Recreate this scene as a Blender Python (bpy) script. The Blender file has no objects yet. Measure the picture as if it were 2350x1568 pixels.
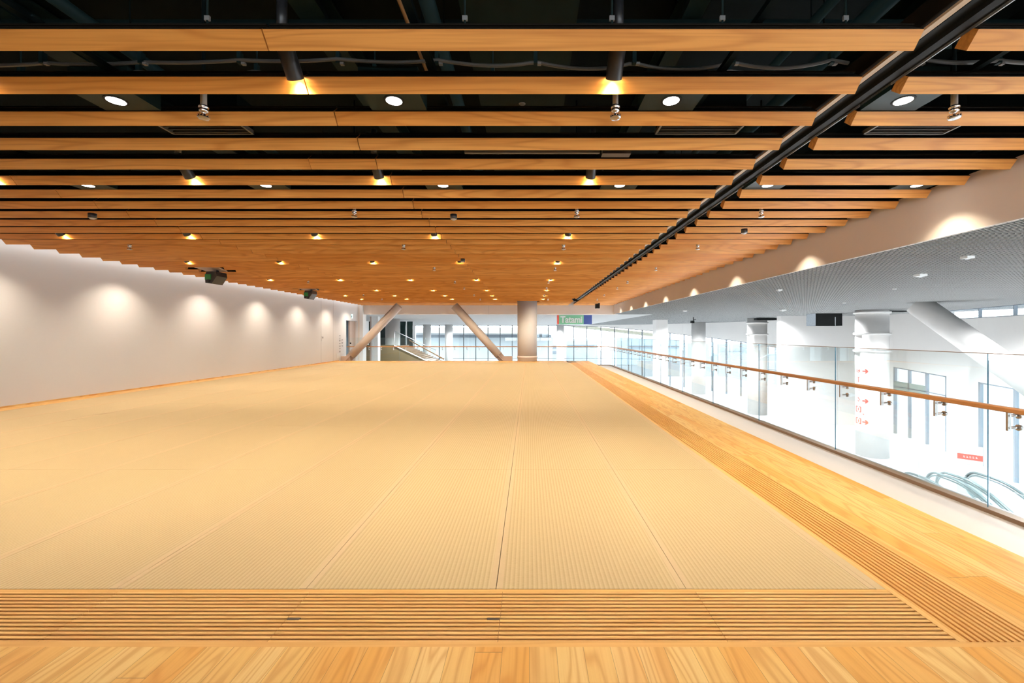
import bpy, math, random
from mathutils import Vector, Matrix
random.seed(7)
C = bpy.context.scene.collection
F, CX, CY, E = 979.2, 1214.5, 767.0, 1.5      # focal length in px, principal point, eye height
PI = math.pi

def at(px, py, D):                             # photo pixel + distance -> point in the room
    return Vector(((px - CX) * D / F, D, E - (py - CY) * D / F))
def xat(px, D): return (px - CX) * D / F
def zat(py, D): return E - (py - CY) * D / F

# ------------------------------------------------------------------ mesh builder
class MB:
    def __init__(s): s.v, s.f, s.m, s.sm = [], [], [], []
    def add(s, vs, fs, mi=0, smooth=False):
        n = len(s.v); s.v += [tuple(p) for p in vs]
        for f in fs: s.f.append([n + i for i in f]); s.m.append(mi); s.sm.append(smooth)
        return s
    def box(s, x0, x1, y0, y1, z0, z1, mi=0):
        vs = [(x, y, z) for z in (z0, z1) for y in (y0, y1) for x in (x0, x1)]
        return s.add(vs, [(0,2,3,1),(4,5,7,6),(0,1,5,4),(2,6,7,3),(0,4,6,2),(1,3,7,5)], mi)
    def hexa(s, a, b, mi=0):                   # a, b: two quads in the same order
        return s.add(list(a) + list(b), [(3,2,1,0),(4,5,6,7),(0,1,5,4),(1,2,6,5),(2,3,7,6),(3,0,4,7)], mi)
    def prism(s, poly, axis, a0, a1, mi=0):    # poly in the two other axes, extruded along axis
        def p(u, w, a): return {'x': (a,u,w), 'y': (u,a,w), 'z': (u,w,a)}[axis]
        n = len(poly)
        vs = [p(u,w,a0) for u,w in poly] + [p(u,w,a1) for u,w in poly]
        fs = [tuple(range(n))[::-1], tuple(range(n, 2*n))] + [(i,(i+1)%n,n+(i+1)%n,n+i) for i in range(n)]
        return s.add(vs, fs, mi)
    def tube(s, pts, r, seg=12, mi=0, cap=True, ry=None):
        pts = [Vector(p) for p in pts]; rs = r if isinstance(r, (list, tuple)) else [r]*len(pts)
        n0 = len(s.v); prev = None
        for i, p in enumerate(pts):
            t = (pts[min(i+1, len(pts)-1)] - pts[max(i-1, 0)]).normalized()
            if prev is None:
                up = Vector((0,0,1)) if abs(t.z) < .9 else Vector((0,1,0))
                a = t.cross(up).normalized()
            else: a = (prev - t*prev.dot(t)).normalized()
            prev = a; b = t.cross(a)
            for k in range(seg):
                q = 2*PI*k/seg
                s.v.append(tuple(p + a*math.cos(q)*rs[i] + b*math.sin(q)*(rs[i] if ry is None else ry)))
        for i in range(len(pts)-1):
            for k in range(seg):
                k2 = (k+1) % seg
                s.f.append([n0+i*seg+k, n0+i*seg+k2, n0+(i+1)*seg+k2, n0+(i+1)*seg+k]); s.m.append(mi); s.sm.append(True)
        if cap:
            s.f.append([n0+k for k in range(seg)][::-1]); s.m.append(mi); s.sm.append(False)
            e = n0+(len(pts)-1)*seg
            s.f.append([e+k for k in range(seg)]); s.m.append(mi); s.sm.append(False)
        return s
    def lathe(s, prof, c=(0,0), seg=32, mi=0): # profile of (radius, z) about a vertical axis
        n0 = len(s.v)
        for r, z in prof:
            for k in range(seg):
                q = 2*PI*k/seg
                s.v.append((c[0]+r*math.cos(q), c[1]+r*math.sin(q), z))
        for i in range(len(prof)-1):
            for k in range(seg):
                k2 = (k+1) % seg
                s.f.append([n0+i*seg+k, n0+i*seg+k2, n0+(i+1)*seg+k2, n0+(i+1)*seg+k]); s.m.append(mi)
                s.sm.append(abs(prof[i][0]-prof[i+1][0]) < 1e-6 or len(prof) > 6)
        s.f.append([n0+k for k in range(seg)][::-1]); s.m.append(mi); s.sm.append(False)
        e = n0+(len(prof)-1)*seg
        s.f.append([e+k for k in range(seg)]); s.m.append(mi); s.sm.append(False)
        return s
    def mesh(s, name, mats):
        me = bpy.data.meshes.new(name); me.from_pydata(s.v, [], s.f)
        for m in (mats if isinstance(mats, (list, tuple)) else [mats]): me.materials.append(m)
        me.polygons.foreach_set('material_index', s.m); me.polygons.foreach_set('use_smooth', s.sm)
        me.update(); return me
    def obj(s, name, mats, parent=None, loc=None):
        return link(name, s.mesh(name, mats), parent, loc)

def link(name, data, parent=None, loc=None):
    o = bpy.data.objects.new(name, data); C.objects.link(o)
    if loc is not None: o.location = loc
    if parent is not None: o.parent = parent
    return o
def tag(o, label, cat, group=None):
    o['label'] = label; o['category'] = cat; o['kind'] = 'thing'
    if group: o['group'] = group
    return o
def thing(name, label, cat, loc=(0,0,0), rz=0, group=None):
    o = link(name, None, None, loc); o.rotation_euler = (0,0,rz); o.empty_display_size = .1
    return tag(o, label, cat, group)
def struct(o): o['kind'] = 'structure'; return o
def dup(root, loc=None, rz=None):              # a thing with its parts and their parts
    def cp(o, par):
        c = o.copy(); C.objects.link(c)
        if par is not None: c.parent = par
        for ch in list(o.children): cp(ch, c)
        return c
    r = cp(root, None)
    if loc is not None: r.location = loc
    if rz is not None: r.rotation_euler = (0,0,rz)
    return r

ONES = 'first second third fourth fifth sixth seventh eighth ninth tenth eleventh twelfth thirteenth fourteenth fifteenth sixteenth seventeenth eighteenth nineteenth'.split()
def ordinal(i):                                # 1-based
    if i < 20: return ONES[i-1]
    t, u = divmod(i, 10)
    if u == 0: return {2:'twentieth',3:'thirtieth',4:'fortieth',5:'fiftieth'}[t]
    return {2:'twenty',3:'thirty',4:'forty',5:'fifty'}[t] + '-' + ONES[u-1]

# ------------------------------------------------------------------ materials
class NT:
    def __init__(s, name):
        s.mat = bpy.data.materials.new(name); s.mat.use_nodes = True
        s.t = s.mat.node_tree; s.t.nodes.clear()
        s.out = s.t.nodes.new('ShaderNodeOutputMaterial')
    def n(s, typ, **kw):
        nd = s.t.nodes.new('ShaderNode'+typ)
        for k, v in kw.items():
            if k.startswith('i_'):
                key = k[2:]; key = int(key) if key.isdigit() else key.replace('_', ' ')
                s.set(nd.inputs[key], v)
            else: setattr(nd, k, v)
        return nd
    def set(s, inp, v):
        if isinstance(v, bpy.types.NodeSocket): s.t.links.new(v, inp)
        elif isinstance(v, bpy.types.Node): s.t.links.new(v.outputs[0], inp)
        else: inp.default_value = v
    def math(s, op, a, b=0.0, c=0.0):
        nd = s.t.nodes.new('ShaderNodeMath'); nd.operation = op
        s.set(nd.inputs[0], a); s.set(nd.inputs[1], b)
        if op in ('MULTIPLY_ADD',): s.set(nd.inputs[2], c)
        return nd.outputs[0]
    def mix(s, f, a, b):
        nd = s.t.nodes.new('ShaderNodeMix'); nd.data_type = 'RGBA'
        s.set(nd.inputs[0], f); s.set(nd.inputs[6], a); s.set(nd.inputs[7], b)
        return nd.outputs[2]
    def ramp(s, f, stops):
        nd = s.t.nodes.new('ShaderNodeValToRGB'); s.set(nd.inputs[0], f)
        el = nd.color_ramp.elements
        while len(el) < len(stops): el.new(.5)
        for e, (p, c) in zip(el, stops): e.position = p; e.color = c if len(c) == 4 else (*c, 1)
        return nd.outputs[0]
    def comb(s, x, y, z):
        nd = s.t.nodes.new('ShaderNodeCombineXYZ')
        for i, v in enumerate((x,y,z)): s.set(nd.inputs[i], v)
        return nd.outputs[0]
    def principled(s, col, rough=.5, metal=0., bump=None, bs=.2, bd=.002, spec=.5):
        p = s.n('BsdfPrincipled'); s.set(p.inputs['Base Color'], col if not isinstance(col, tuple) else (*col, 1) if len(col) == 3 else col)
        s.set(p.inputs['Roughness'], rough); p.inputs['Metallic'].default_value = metal
        p.inputs['Specular IOR Level'].default_value = spec
        if bump is not None:
            b = s.n('Bump'); b.inputs['Strength'].default_value = bs; b.inputs['Distance'].default_value = bd
            s.set(b.inputs['Height'], bump); s.set(p.inputs['Normal'], b.outputs[0])
        s.t.links.new(p.outputs[0], s.out.inputs[0]); return s.mat

def plain(name, col, rough=.5, metal=0., var=.05, scale=6., spec=.5):
    t = NT(name); co = t.n('TexCoord')
    no = t.n('TexNoise', i_Vector=co.outputs['Object'], i_Scale=scale, i_Detail=2.)
    d = tuple(max(0, c*(1-var)) for c in col); l = tuple(min(1, c*(1+var)) for c in col)
    return t.principled(t.mix(no.outputs[0], (*d,1), (*l,1)), rough, metal, spec=spec)

def sep(t, sock):
    nd = t.n('SeparateXYZ', i_0=sock); return nd.outputs

def slat_wood(name, light, mid, dark, along='X', rough=.45):
    """Sawn timber: growth-ring contours stretched along the grain, each board its own cut."""
    t = NT(name); co = t.n('TexCoord'); x, y, z = sep(t, co.outputs['Object'])
    rnd = t.n('ObjectInfo').outputs['Random']
    off = t.math('MULTIPLY', rnd, 97.0)
    if along == 'Y': x, y = y, x
    v = t.comb(t.math('MULTIPLY_ADD', x, .42, off), t.math('MULTIPLY_ADD', y, 5.0, off), t.math('MULTIPLY', z, 5.0))
    big = t.n('TexNoise', i_Vector=v, i_Scale=1.0, i_Detail=1.5).outputs[0]
    ring = t.math('SINE', t.math('MULTIPLY', big, 70.0))
    ring = t.math('POWER', t.math('MULTIPLY_ADD', ring, .5, .5), 3.0)
    v2 = t.comb(t.math('MULTIPLY_ADD', x, 1.6, off), t.math('MULTIPLY', y, 90.0), t.math('MULTIPLY', z, 90.0))
    fine = t.n('TexNoise', i_Vector=v2, i_Scale=1.0, i_Detail=2.0).outputs[0]
    v3 = t.comb(t.math('MULTIPLY_ADD', x, .5, off), t.math('MULTIPLY', y, 3.0), z)
    tone = t.n('TexNoise', i_Vector=v3, i_Scale=1.0, i_Detail=1.0).outputs[0]
    tone = t.math('ADD', t.math('MULTIPLY', tone, .7), t.math('MULTIPLY', rnd, .6))
    base = t.ramp(tone, [(.28, mid), (.92, light)])
    c = t.mix(t.math('MULTIPLY', ring, .38), base, (*dark, 1))
    c = t.mix(t.math('MULTIPLY', t.ramp(fine, [(.45,(0,0,0)),(.75,(1,1,1))]), .35), c, (*dark, 1))
    return t.principled(c, rough, bump=fine, bs=.1)

def plank_wood(name, w, cols, dark, length=2.2, rough=.4):
    """Deck boards running along Y: tone, cut and end joints differ from board to board."""
    t = NT(name); co = t.n('TexCoord'); x, y, z = sep(t, co.outputs['Object'])
    u = t.math('DIVIDE', x, w); idx = t.math('FLOOR', u); fr = t.math('SUBTRACT', u, idx)
    r1 = t.n('TexWhiteNoise', noise_dimensions='1D', i_W=idx).outputs[0]
    l = t.math('DIVIDE', t.math('MULTIPLY_ADD', r1, 7.0, y), length); jx = t.math('FLOOR', l); lf = t.math('SUBTRACT', l, jx)
    seed = t.n('TexWhiteNoise', noise_dimensions='2D', i_Vector=t.comb(idx, jx, 0.)).outputs[0]
    s50 = t.math('MULTIPLY', seed, 61.0)
    v = t.comb(t.math('MULTIPLY_ADD', x, 7.0, s50), t.math('MULTIPLY', y, .75), s50)
    big = t.n('TexNoise', i_Vector=v, i_Scale=1.0, i_Detail=1.2).outputs[0]
    ring = t.math('POWER', t.math('MULTIPLY_ADD', t.math('SINE', t.math('MULTIPLY', big, 75.0)), .5, .5), 3.0)
    v2 = t.comb(t.math('MULTIPLY_ADD', x, 120.0, s50), t.math('MULTIPLY', y, 2.0), s50)
    fine = t.n('TexNoise', i_Vector=v2, i_Scale=1.0, i_Detail=2.0).outputs[0]
    n = len(cols)
    base = t.ramp(t.math('MULTIPLY_ADD', big, .35, t.math('MULTIPLY', seed, .82)), [((i+.3)/n, c) for i, c in enumerate(cols)])
    c = t.mix(t.math('MULTIPLY', ring, .42), base, (*dark, 1))
    c = t.mix(t.math('MULTIPLY', t.ramp(fine, [(.45,(0,0,0)),(.8,(1,1,1))]), .22), c, (*dark, 1))
    g = t.math('MAXIMUM', t.math('LESS_THAN', fr, .014), t.math('LESS_THAN', lf, .0012))
    c = t.mix(t.math('MULTIPLY', g, .7), c, (.25,.11,.03,1))
    return t.principled(c, rough)

def tatami_mat():
    """Woven rush: ribs along the mat 24 mm apart, fine weft across them."""
    t = NT('woven_rush'); co = t.n('TexCoord'); x, y, z = sep(t, co.outputs['Object'])
    rnd = t.n('ObjectInfo').outputs['Random']
    rib = t.math('MULTIPLY_ADD', t.math('SINE', t.math('MULTIPLY', x, 2*PI/.0235)), .5, .5)
    half = t.math('MULTIPLY_ADD', t.math('SINE', t.math('MULTIPLY', x, 2*PI/.01175)), .5, .5)
    row = t.math('FLOOR', t.math('DIVIDE', x, .01175))
    v = t.comb(t.math('MULTIPLY', row, 3.7), t.math('MULTIPLY', y, 210.0), t.math('MULTIPLY', rnd, 30.))
    weft = t.n('TexNoise', i_Vector=v, i_Scale=1.0, i_Detail=1.0).outputs[0]
    big = t.n('TexNoise', i_Vector=t.comb(t.math('MULTIPLY', x, 5.), t.math('MULTIPLY', y, 1.2), t.math('MULTIPLY', rnd, 50.)), i_Scale=1.0, i_Detail=3.).outputs[0]
    h = t.math('ADD', t.math('MULTIPLY', rib, .55), t.math('ADD', t.math('MULTIPLY', half, .2), t.math('MULTIPLY', weft, .5)))
    c = t.ramp(h, [(.15, (.47,.325,.16)), (.55, (.585,.43,.23)), (.95, (.66,.515,.295))])
    c = t.mix(t.math('MULTIPLY', big, .35), c, (.68,.505,.275,1))
    c = t.mix(t.math('MULTIPLY', rnd, .12), c, (.64,.525,.275,1))
    return t.principled(c, .55, bump=h, bs=.35, bd=.002, spec=.35)

def glass(name, tint, refl=.06, rough=0.0):
    t = NT(name)
    tr = t.n('BsdfTransparent', i_Color=(*tint, 1)); gl = t.n('BsdfGlossy', i_Roughness=rough, i_Color=(.9,.97,1,1))
    lw = t.n('LayerWeight', i_Blend=.25)
    f = t.math('MULTIPLY_ADD', lw.outputs['Fresnel'], .45, refl*.4)
    mx = t.n('MixShader', i_0=f, i_1=tr, i_2=gl); t.t.links.new(mx.outputs[0], t.out.inputs[0]); return t.mat

def emit(name, col, s):
    t = NT(name); e = t.n('Emission', i_Color=(*col,1), i_Strength=s); t.t.links.new(e.outputs[0], t.out.inputs[0]); return t.mat

M = {}
M['slat'] = slat_wood('ceiling_timber', (.76,.35,.085,1), (.62,.235,.038,1), (.36,.10,.010))
M['groove'] = slat_wood('vent_timber', (.92,.56,.20,1), (.88,.48,.14,1), (.72,.33,.08), 'X', .4)
M['groove_y'] = slat_wood('vent_timber_long', (.92,.56,.20,1), (.88,.48,.14,1), (.72,.33,.08), 'Y', .4)
M['deck'] = plank_wood('deck_boards', .107, [(.86,.36,.07),(.91,.54,.165),(.89,.45,.10),(.94,.64,.25),(.92,.57,.18)], (.62,.22,.03))
M['rail'] = slat_wood('rail_timber', (.66,.31,.11,1), (.56,.23,.065,1), (.40,.15,.04), 'X', .3)
M['rail_y'] = slat_wood('rail_timber_long', (.66,.31,.11,1), (.56,.23,.065,1), (.40,.15,.04), 'Y', .3)
M['rush'] = tatami_mat()
M['border'] = plain('mat_border_cloth', (.66,.49,.285), .7, var=.03, scale=40)
M['white'] = plain('white_paint', (.86,.84,.82), .6, var=.01)
M['wallpaint'] = plain('matte_wall_paint', (.87,.84,.82), .75, var=.01, scale=2)
M['beam'] = plain('beam_paint', (.90,.80,.71), .75, var=.01, scale=2)
M['column'] = plain('column_paint', (.80,.76,.73), .45, var=.02, scale=3)
M['brace'] = plain('brace_paint', (.78,.68,.60), .4, var=.02, scale=3)
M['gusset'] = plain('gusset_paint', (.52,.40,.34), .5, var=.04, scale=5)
M['concrete'] = plain('pale_screed', (.72,.66,.62), .5, var=.04, scale=1.2)
M['lobbyfloor'] = plain('white_stone', (.86,.87,.87), .25, var=.02, scale=.6)
M['black'] = plain('black_matte', (.006,.007,.007), .6, var=.2, spec=.08)
M['carrier'] = plain('black_brown_metal', (.012,.009,.006), .6, var=.15, spec=.08)
M['void'] = plain('plenum_black', (.0012,.004,.0045), .8, var=.2, spec=.08)
M['dark'] = plain('dark_service', (.008,.019,.020), .45, var=.3, scale=4, spec=.08)
M['duct'] = plain('dark_wrapped_duct', (.003,.010,.0095), .4, var=.5, scale=7, spec=.08)
M['cable'] = plain('grey_cable', (.075,.075,.072), .5)
M['lamp'] = plain('lamp_black', (.018,.018,.02), .38, var=.1)
M['steel'] = plain('brushed_steel', (.62,.60,.58), .28, 1.0, var=.08, scale=30)
M['chrome'] = plain('sprinkler_chrome', (.78,.76,.74), .2, 1.0)
M['pipewhite'] = plain('sprinkler_pipe_paint', (.55,.54,.52), .5)
M['shoe'] = plain('bronze_channel', (.34,.22,.14), .4, .2)
M['alu'] = plain('grey_aluminium', (.60,.60,.62), .35, .6)
M['trackstripe'] = plain('track_edge_lit', (.62,.45,.28), .4)  # light on the aluminium rail edges is put into this beige
M['grid'] = plain('lattice_pale', (.72,.73,.74), .4, var=.04)
M['gridcross_shade'] = plain('lattice_cross_shaded', (.05,.056,.053), .5, var=.08)  # the unlit look of the cross blades is put into this grey
M['gridfar'] = plain('lattice_white', (.84,.86,.87), .45, var=.03)
M['mullion'] = plain('mullion_grey', (.05,.06,.07), .5, .0)
M['mullion2'] = plain('mullion_pale_grey', (.22,.26,.30), .4, .2)
M['glass'] = glass('railing_glass', (.955,.985,.985))
M['glassedge'] = plain('glass_edge', (.02,.13,.20), .15)
M['pane'] = glass('facade_glass', (.96,.985,1.0), .05)
M['darkglass'] = plain('dark_glass', (.006,.022,.022), .12, spec=.5)
M['olive'] = plain('olive_timber_wall', (.13,.095,.045), .5, var=.1, scale=2)
M['stair'] = plain('stair_timber', (.30,.16,.065), .5, var=.1, scale=5)
M['lampglow'] = emit('lamp_lens', (1,.80,.52), 40)
M['downglow'] = emit('downlight_lens', (1,.95,.88), 14)
M['exitglow'] = emit('exit_panel', (.72,1,.95), 1.3)
M['signgreen'] = plain('sign_green', (.20,.50,.29), .5, var=.02)
M['signred'] = plain('sign_red', (.72,.06,.03), .5)
M['signnavy'] = plain('sign_navy', (.02,.045,.20), .5)
M['signwhite'] = plain('sign_white', (.9,.9,.88), .5)
M['pink'] = plain('pale_red_print', (.60,.075,.065), .6)
M['greyprint'] = plain('grey_print', (.42,.40,.40), .6)
M['doorleaf'] = plain('taupe_door', (.48,.36,.29), .5)
M['bluegrey'] = plain('blue_grey_wall', (.26,.33,.38), .5)
M['teal'] = plain('teal_panel', (.06,.14,.13), .4)
M['escrail'] = plain('escalator_rubber', (.05,.075,.08), .3)
M['escmetal'] = plain('escalator_steel', (.20,.25,.26), .3, .7)
M['escstep'] = plain('escalator_step', (.03,.045,.05), .5)
M['greenpcb'] = plain('green_lens', (.03,.22,.06), .2)
M['greytex'] = plain('mottled_grey', (.30,.34,.38), .6, var=.35, scale=14)
M['ground'] = plain('plaza_paving', (.30,.32,.33), .8, var=.1, scale=.2)
M['bld_white'] = plain('outside_white', (.29,.305,.315), .8, var=.1, scale=.1)
M['bld_blue'] = plain('outside_blue', (.225,.245,.255), .6, var=.15, scale=.2)
M['bld_cream'] = plain('outside_cream', (.29,.275,.21), .8, var=.08, scale=.1)
M['bld_dark'] = plain('outside_grey', (.10,.115,.13), .7, var=.3, scale=.3)
M['transom'] = plain('grey_green_panel', (.22,.27,.25), .5)
M['notch'] = plain('notch_shadow', (.10,.065,.04), .7)
M['stand'] = plain('stand_grey', (.50,.53,.52), .5)
M['clip'] = plain('dull_clip', (.20,.20,.20), .5)
M['rightedge'] = plain('glass_edge_pale', (.55,.75,.80), .2)

# ------------------------------------------------------------------ setting
PT = .253                                      # top of the raised platform
W, L = .9297, 1.839                            # mat size
XR, Y0 = 1.697, 2.087                          # mats: edge beside the vents, front edge
XL = XR - 11*W; Y1 = Y0 + 9*L
WX = -8.86                                     # face of the long white wall
PE = 19.85                                     # platform's far edge
GX = 2.09                                      # outer edge of the long vent strip
DX = 2.76                                      # platform edge over the walkway
CH = 1.49                                      # slat undersides above eye
GH = 1.034                                     # lattice ceiling above eye
LF = E - 5.2                                   # lobby floor

b = MB()
b.box(WX, DX, -3.9, PE, .02, .195)
b.box(XL, XR, Y0, Y1, .195, .2)
struct(b.obj('floor_platform', M['deck']))
b = MB()
b.box(WX, DX, -3.9, 1.70, .196, PT)
struct(b.obj('floor_front_boards', M['deck']))
struct(MB().box(GX, DX, 1.70, PE, .196, PT).obj('floor_side_boards', M['deck']))
struct(MB().box(WX, XL-.002, 1.70, PE, .196, PT).obj('floor_wall_side_boards', M['deck']))
struct(MB().box(XL, GX, Y1+.002, PE, .196, PT).obj('floor_far_boards', M['deck']))
struct(MB().box(WX-1, 4.02, -3.9, 20.6, -.42, 0).obj('floor_walkway', M['concrete']))
# lobby floor with the escalator well left open
b = MB()
EX0, EX1, EY0, EY1 = 11.32, 13.75, 3.0, 12.2
b.box(-16, EX0, -6, 52, LF-.3, LF); b.box(EX1, 24, -6, 52, LF-.3, LF)
b.box(EX0, EX1, EY1, 52, LF-.3, LF); b.box(EX0, EX1, -6, EY0, LF-.3, LF)
struct(b.obj('floor_lobby', M['lobbyfloor']))
struct(MB().box(-16, 24, -6, 52, LF-4.6, LF-4.4).obj('floor_lower_level', M['lobbyfloor']))
struct(MB().box(-150, 150, -40, 260, LF-5.2, LF-4.7).obj('ground', M['ground']))

# long white wall with its doorway
b = MB()
b.box(WX-.25, WX, -4, 20.65, -.4, E+1.75)
b.box(WX-.25, WX, 20.65, 22.0, zat(735, 20.65), E+1.75)
b.box(WX-.25, WX, 22.0, 22.3, -.4, E+1.75)
struct(b.obj('wall_left', M['wallpaint']))
struct(MB().box(WX-.25, WX+.002, -4, 22.3, E+1.75, 4.4).obj('wall_plenum_left', M['void']))
b = MB()
for px in (737, 765):
    y = F*WX/(px-CX); b.box(WX-.01, WX+.0015, y-.006, y+.006, PT, 3.2)
struct(b.obj('trim_wall_joints', M['greyprint']))
struct(MB().box(WX, WX+.006, 1.7, PE, PT, PT+.03).obj('baseboard_left', M['deck']))
# doorway recess
b = MB(); zt = zat(735, 20.65)
b.box(-11.2, -11.1, 20.3, 22.3, zat(765, 22), 2.6, 0); b.box(-11.2, -11.1, 20.3, 22.3, zat(783, 22), zat(765, 22), 1)
b.box(-11.2, -11.1, 20.3, 22.3, -.4, zat(783, 22), 2)
b.box(-11.2, WX-.25, 20.3, 20.4, -.4, 2.6, 0); b.box(-11.2, WX-.25, 22.25, 22.3, -.4, 2.6, 0)
b.box(-11.2, WX-.25, 20.3, 22.3, 2.6, 2.7, 0)
struct(b.obj('wall_recess', [M['bluegrey'], M['teal'], M['olive']]))
t = thing('door_leaf', 'taupe door leaf standing in the dark doorway of the white wall', 'door', (WX-.12, 21.3, 0))
b = MB(); b.box(-.05, .02, 0, .69, 0, zt-.02); b.box(.02, .026, .33, .34, .02, zt-.05)
b.obj('panel', M['doorleaf'], t)
MB().box(.02, .07, .02, .06, 1.0, 1.08).obj('handle', M['black'], t)
b = MB(); b.box(WX, xat(828, 22.2), 22.1, 22.5, -.4, 4.4)
struct(b.obj('wall_end', M['beam']))
struct(MB().box(xat(828, 22.2), xat(835.5, 22.2), 22.05, 22.5, -.4, 4.4).obj('trim_wall_end', M['white']))
b = MB(); b.box(-9.2, 13.2, -4.2, -4, LF, .75); b.box(-9.2, 13.2, -4.2, -4, 2.85, 4.5)
for x0, x1 in ((-9.2,-2.6), (2.4,3.0), (8.0,8.6), (12.9,13.2)): b.box(x0, x1, -4.2, -4, .75, 2.85)
struct(b.obj('wall_back', M['wallpaint']))
for i, (x0, x1) in enumerate(((-2.6,2.4), (3.0,8.0), (8.6,12.9))):  # glazing added out of view, daylight fill for slats and white wall
    m = MB(); m.box(x0, x1, -4.15, -4.05, .75, .80); m.box(x0, x1, -4.15, -4.05, 2.80, 2.85)
    n_ = 4
    for j in range(n_+1):
        x = x0+(x1-x0-.05)*j/n_; m.box(x, x+.05, -4.15, -4.05, .80, 2.80)
    wo = struct(m.obj('window_back_added_%d' % (i+1), M['mullion2'])); MB().box(x0, x1, -4.11, -4.09, .8, 2.8).obj('pane', M['pane'], wo)
# slab and deep beams round the slatted ceiling
struct(MB().box(-16, 26, -6, 52, 4.4, 4.6).obj('ceiling_slab', M['void']))
struct(MB().box(4.4, 4.425, -4, 22.4, E+GH, E+1.60).obj('wall_beam_right', M['beam']))
struct(MB().box(4.4, 4.425, -4, 22.4, E+1.60, 4.4).obj('wall_plenum_right', M['void']))
struct(MB().box(xat(828, 22.2), 4.62, 22.2, 22.42, E+GH-.01, E+1.72).obj('wall_beam_far', M['beam']))
struct(MB().box(WX, 4.4, 22.2, 22.42, E+1.72, 4.4).obj('wall_plenum_far', M['void']))
struct(MB().box(4.39, 4.40, -4, 22.2, E+GH-.003, E+GH+.005).obj('trim_beam_edge', M['white']))
struct(MB().box(xat(1104+17, 22.2)-.004, xat(1104+17, 22.2)+.004, 22.195, 22.2, E+GH, 3.1).obj('trim_beam_joint', M['greyprint']))

# lattice ceiling: thin blades in both directions
b = MB(); z0, z1 = E+GH, E+GH+.006
x = 4.46
while x < 20: b.box(x-.0032, x+.0032, -3.9, 50 if x > 6.5 else 22.4, z0, z1, 0); x += .068
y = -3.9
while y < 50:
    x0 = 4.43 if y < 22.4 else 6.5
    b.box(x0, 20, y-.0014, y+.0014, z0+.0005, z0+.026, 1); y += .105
struct(b.obj('ceiling_lattice', [M['grid'], M['gridcross_shade']]))
b = MB(); x = -13.0
while x < 6.5: b.box(x-.004, x+.004, 22.45, 50, z0, z1); x += .1
y = 22.5
while y < 50: b.box(-13, 6.5, y-.004, y+.004, z0, z1); y += .1
struct(b.obj('ceiling_lattice_far', M['gridfar']))

# ------------------------------------------------------------------ glass front of the hall (curved, sloping head)
BAYS = [  # px, D, head z above eye
    (950,48,.98),(978.5,48,.98),(1007,48,.98),(1035,48,.98),(1063,48,.98),(1091,48,.98),(1119,48,.98),(1147,48,.98),(1174.5,48,.98),(1202,48,.98),
    (1230,48,.98),(1257.5,48,.98),(1287,48,.97),(1316,48,.95),(1346,48,.90),(1378,48,.85),(1409,47.5,.74),(1441,46.8,.58),(1472,46,.46),
    (1504,44.6,.30),(1536,43,.13),(1568,41.8,-.04),(1600,40.4,-.19),(1632,39,-.32),(1665,37.3,-.47),(1698,35.8,-.61),(1730,34.3,-.75),(1782,32,-.98),(1852,29,-1.18),
    (1940,25.8,-1.46),(2050,22.4,-1.72),(2083,21.4,-1.77),(2123,20.2,-1.82),(2172,18.8,-1.86),(2245,16.9,-1.90),(2325,15,-1.90),(2420,13,-1.9),(2520,11.2,-1.9),(2700,9,-1.9)]
pts = [(xat(px, D), D, E+h) for px, D, h in BAYS] + [(13.2, 5.5, E-1.9), (13.2, 2.0, E-1.9), (13.2, -1.0, E-1.9), (13.2, -4.0, E-1.9)]
SOLID = {28, 29, 33}                            # bays that are plain wall
k = 0
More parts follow.
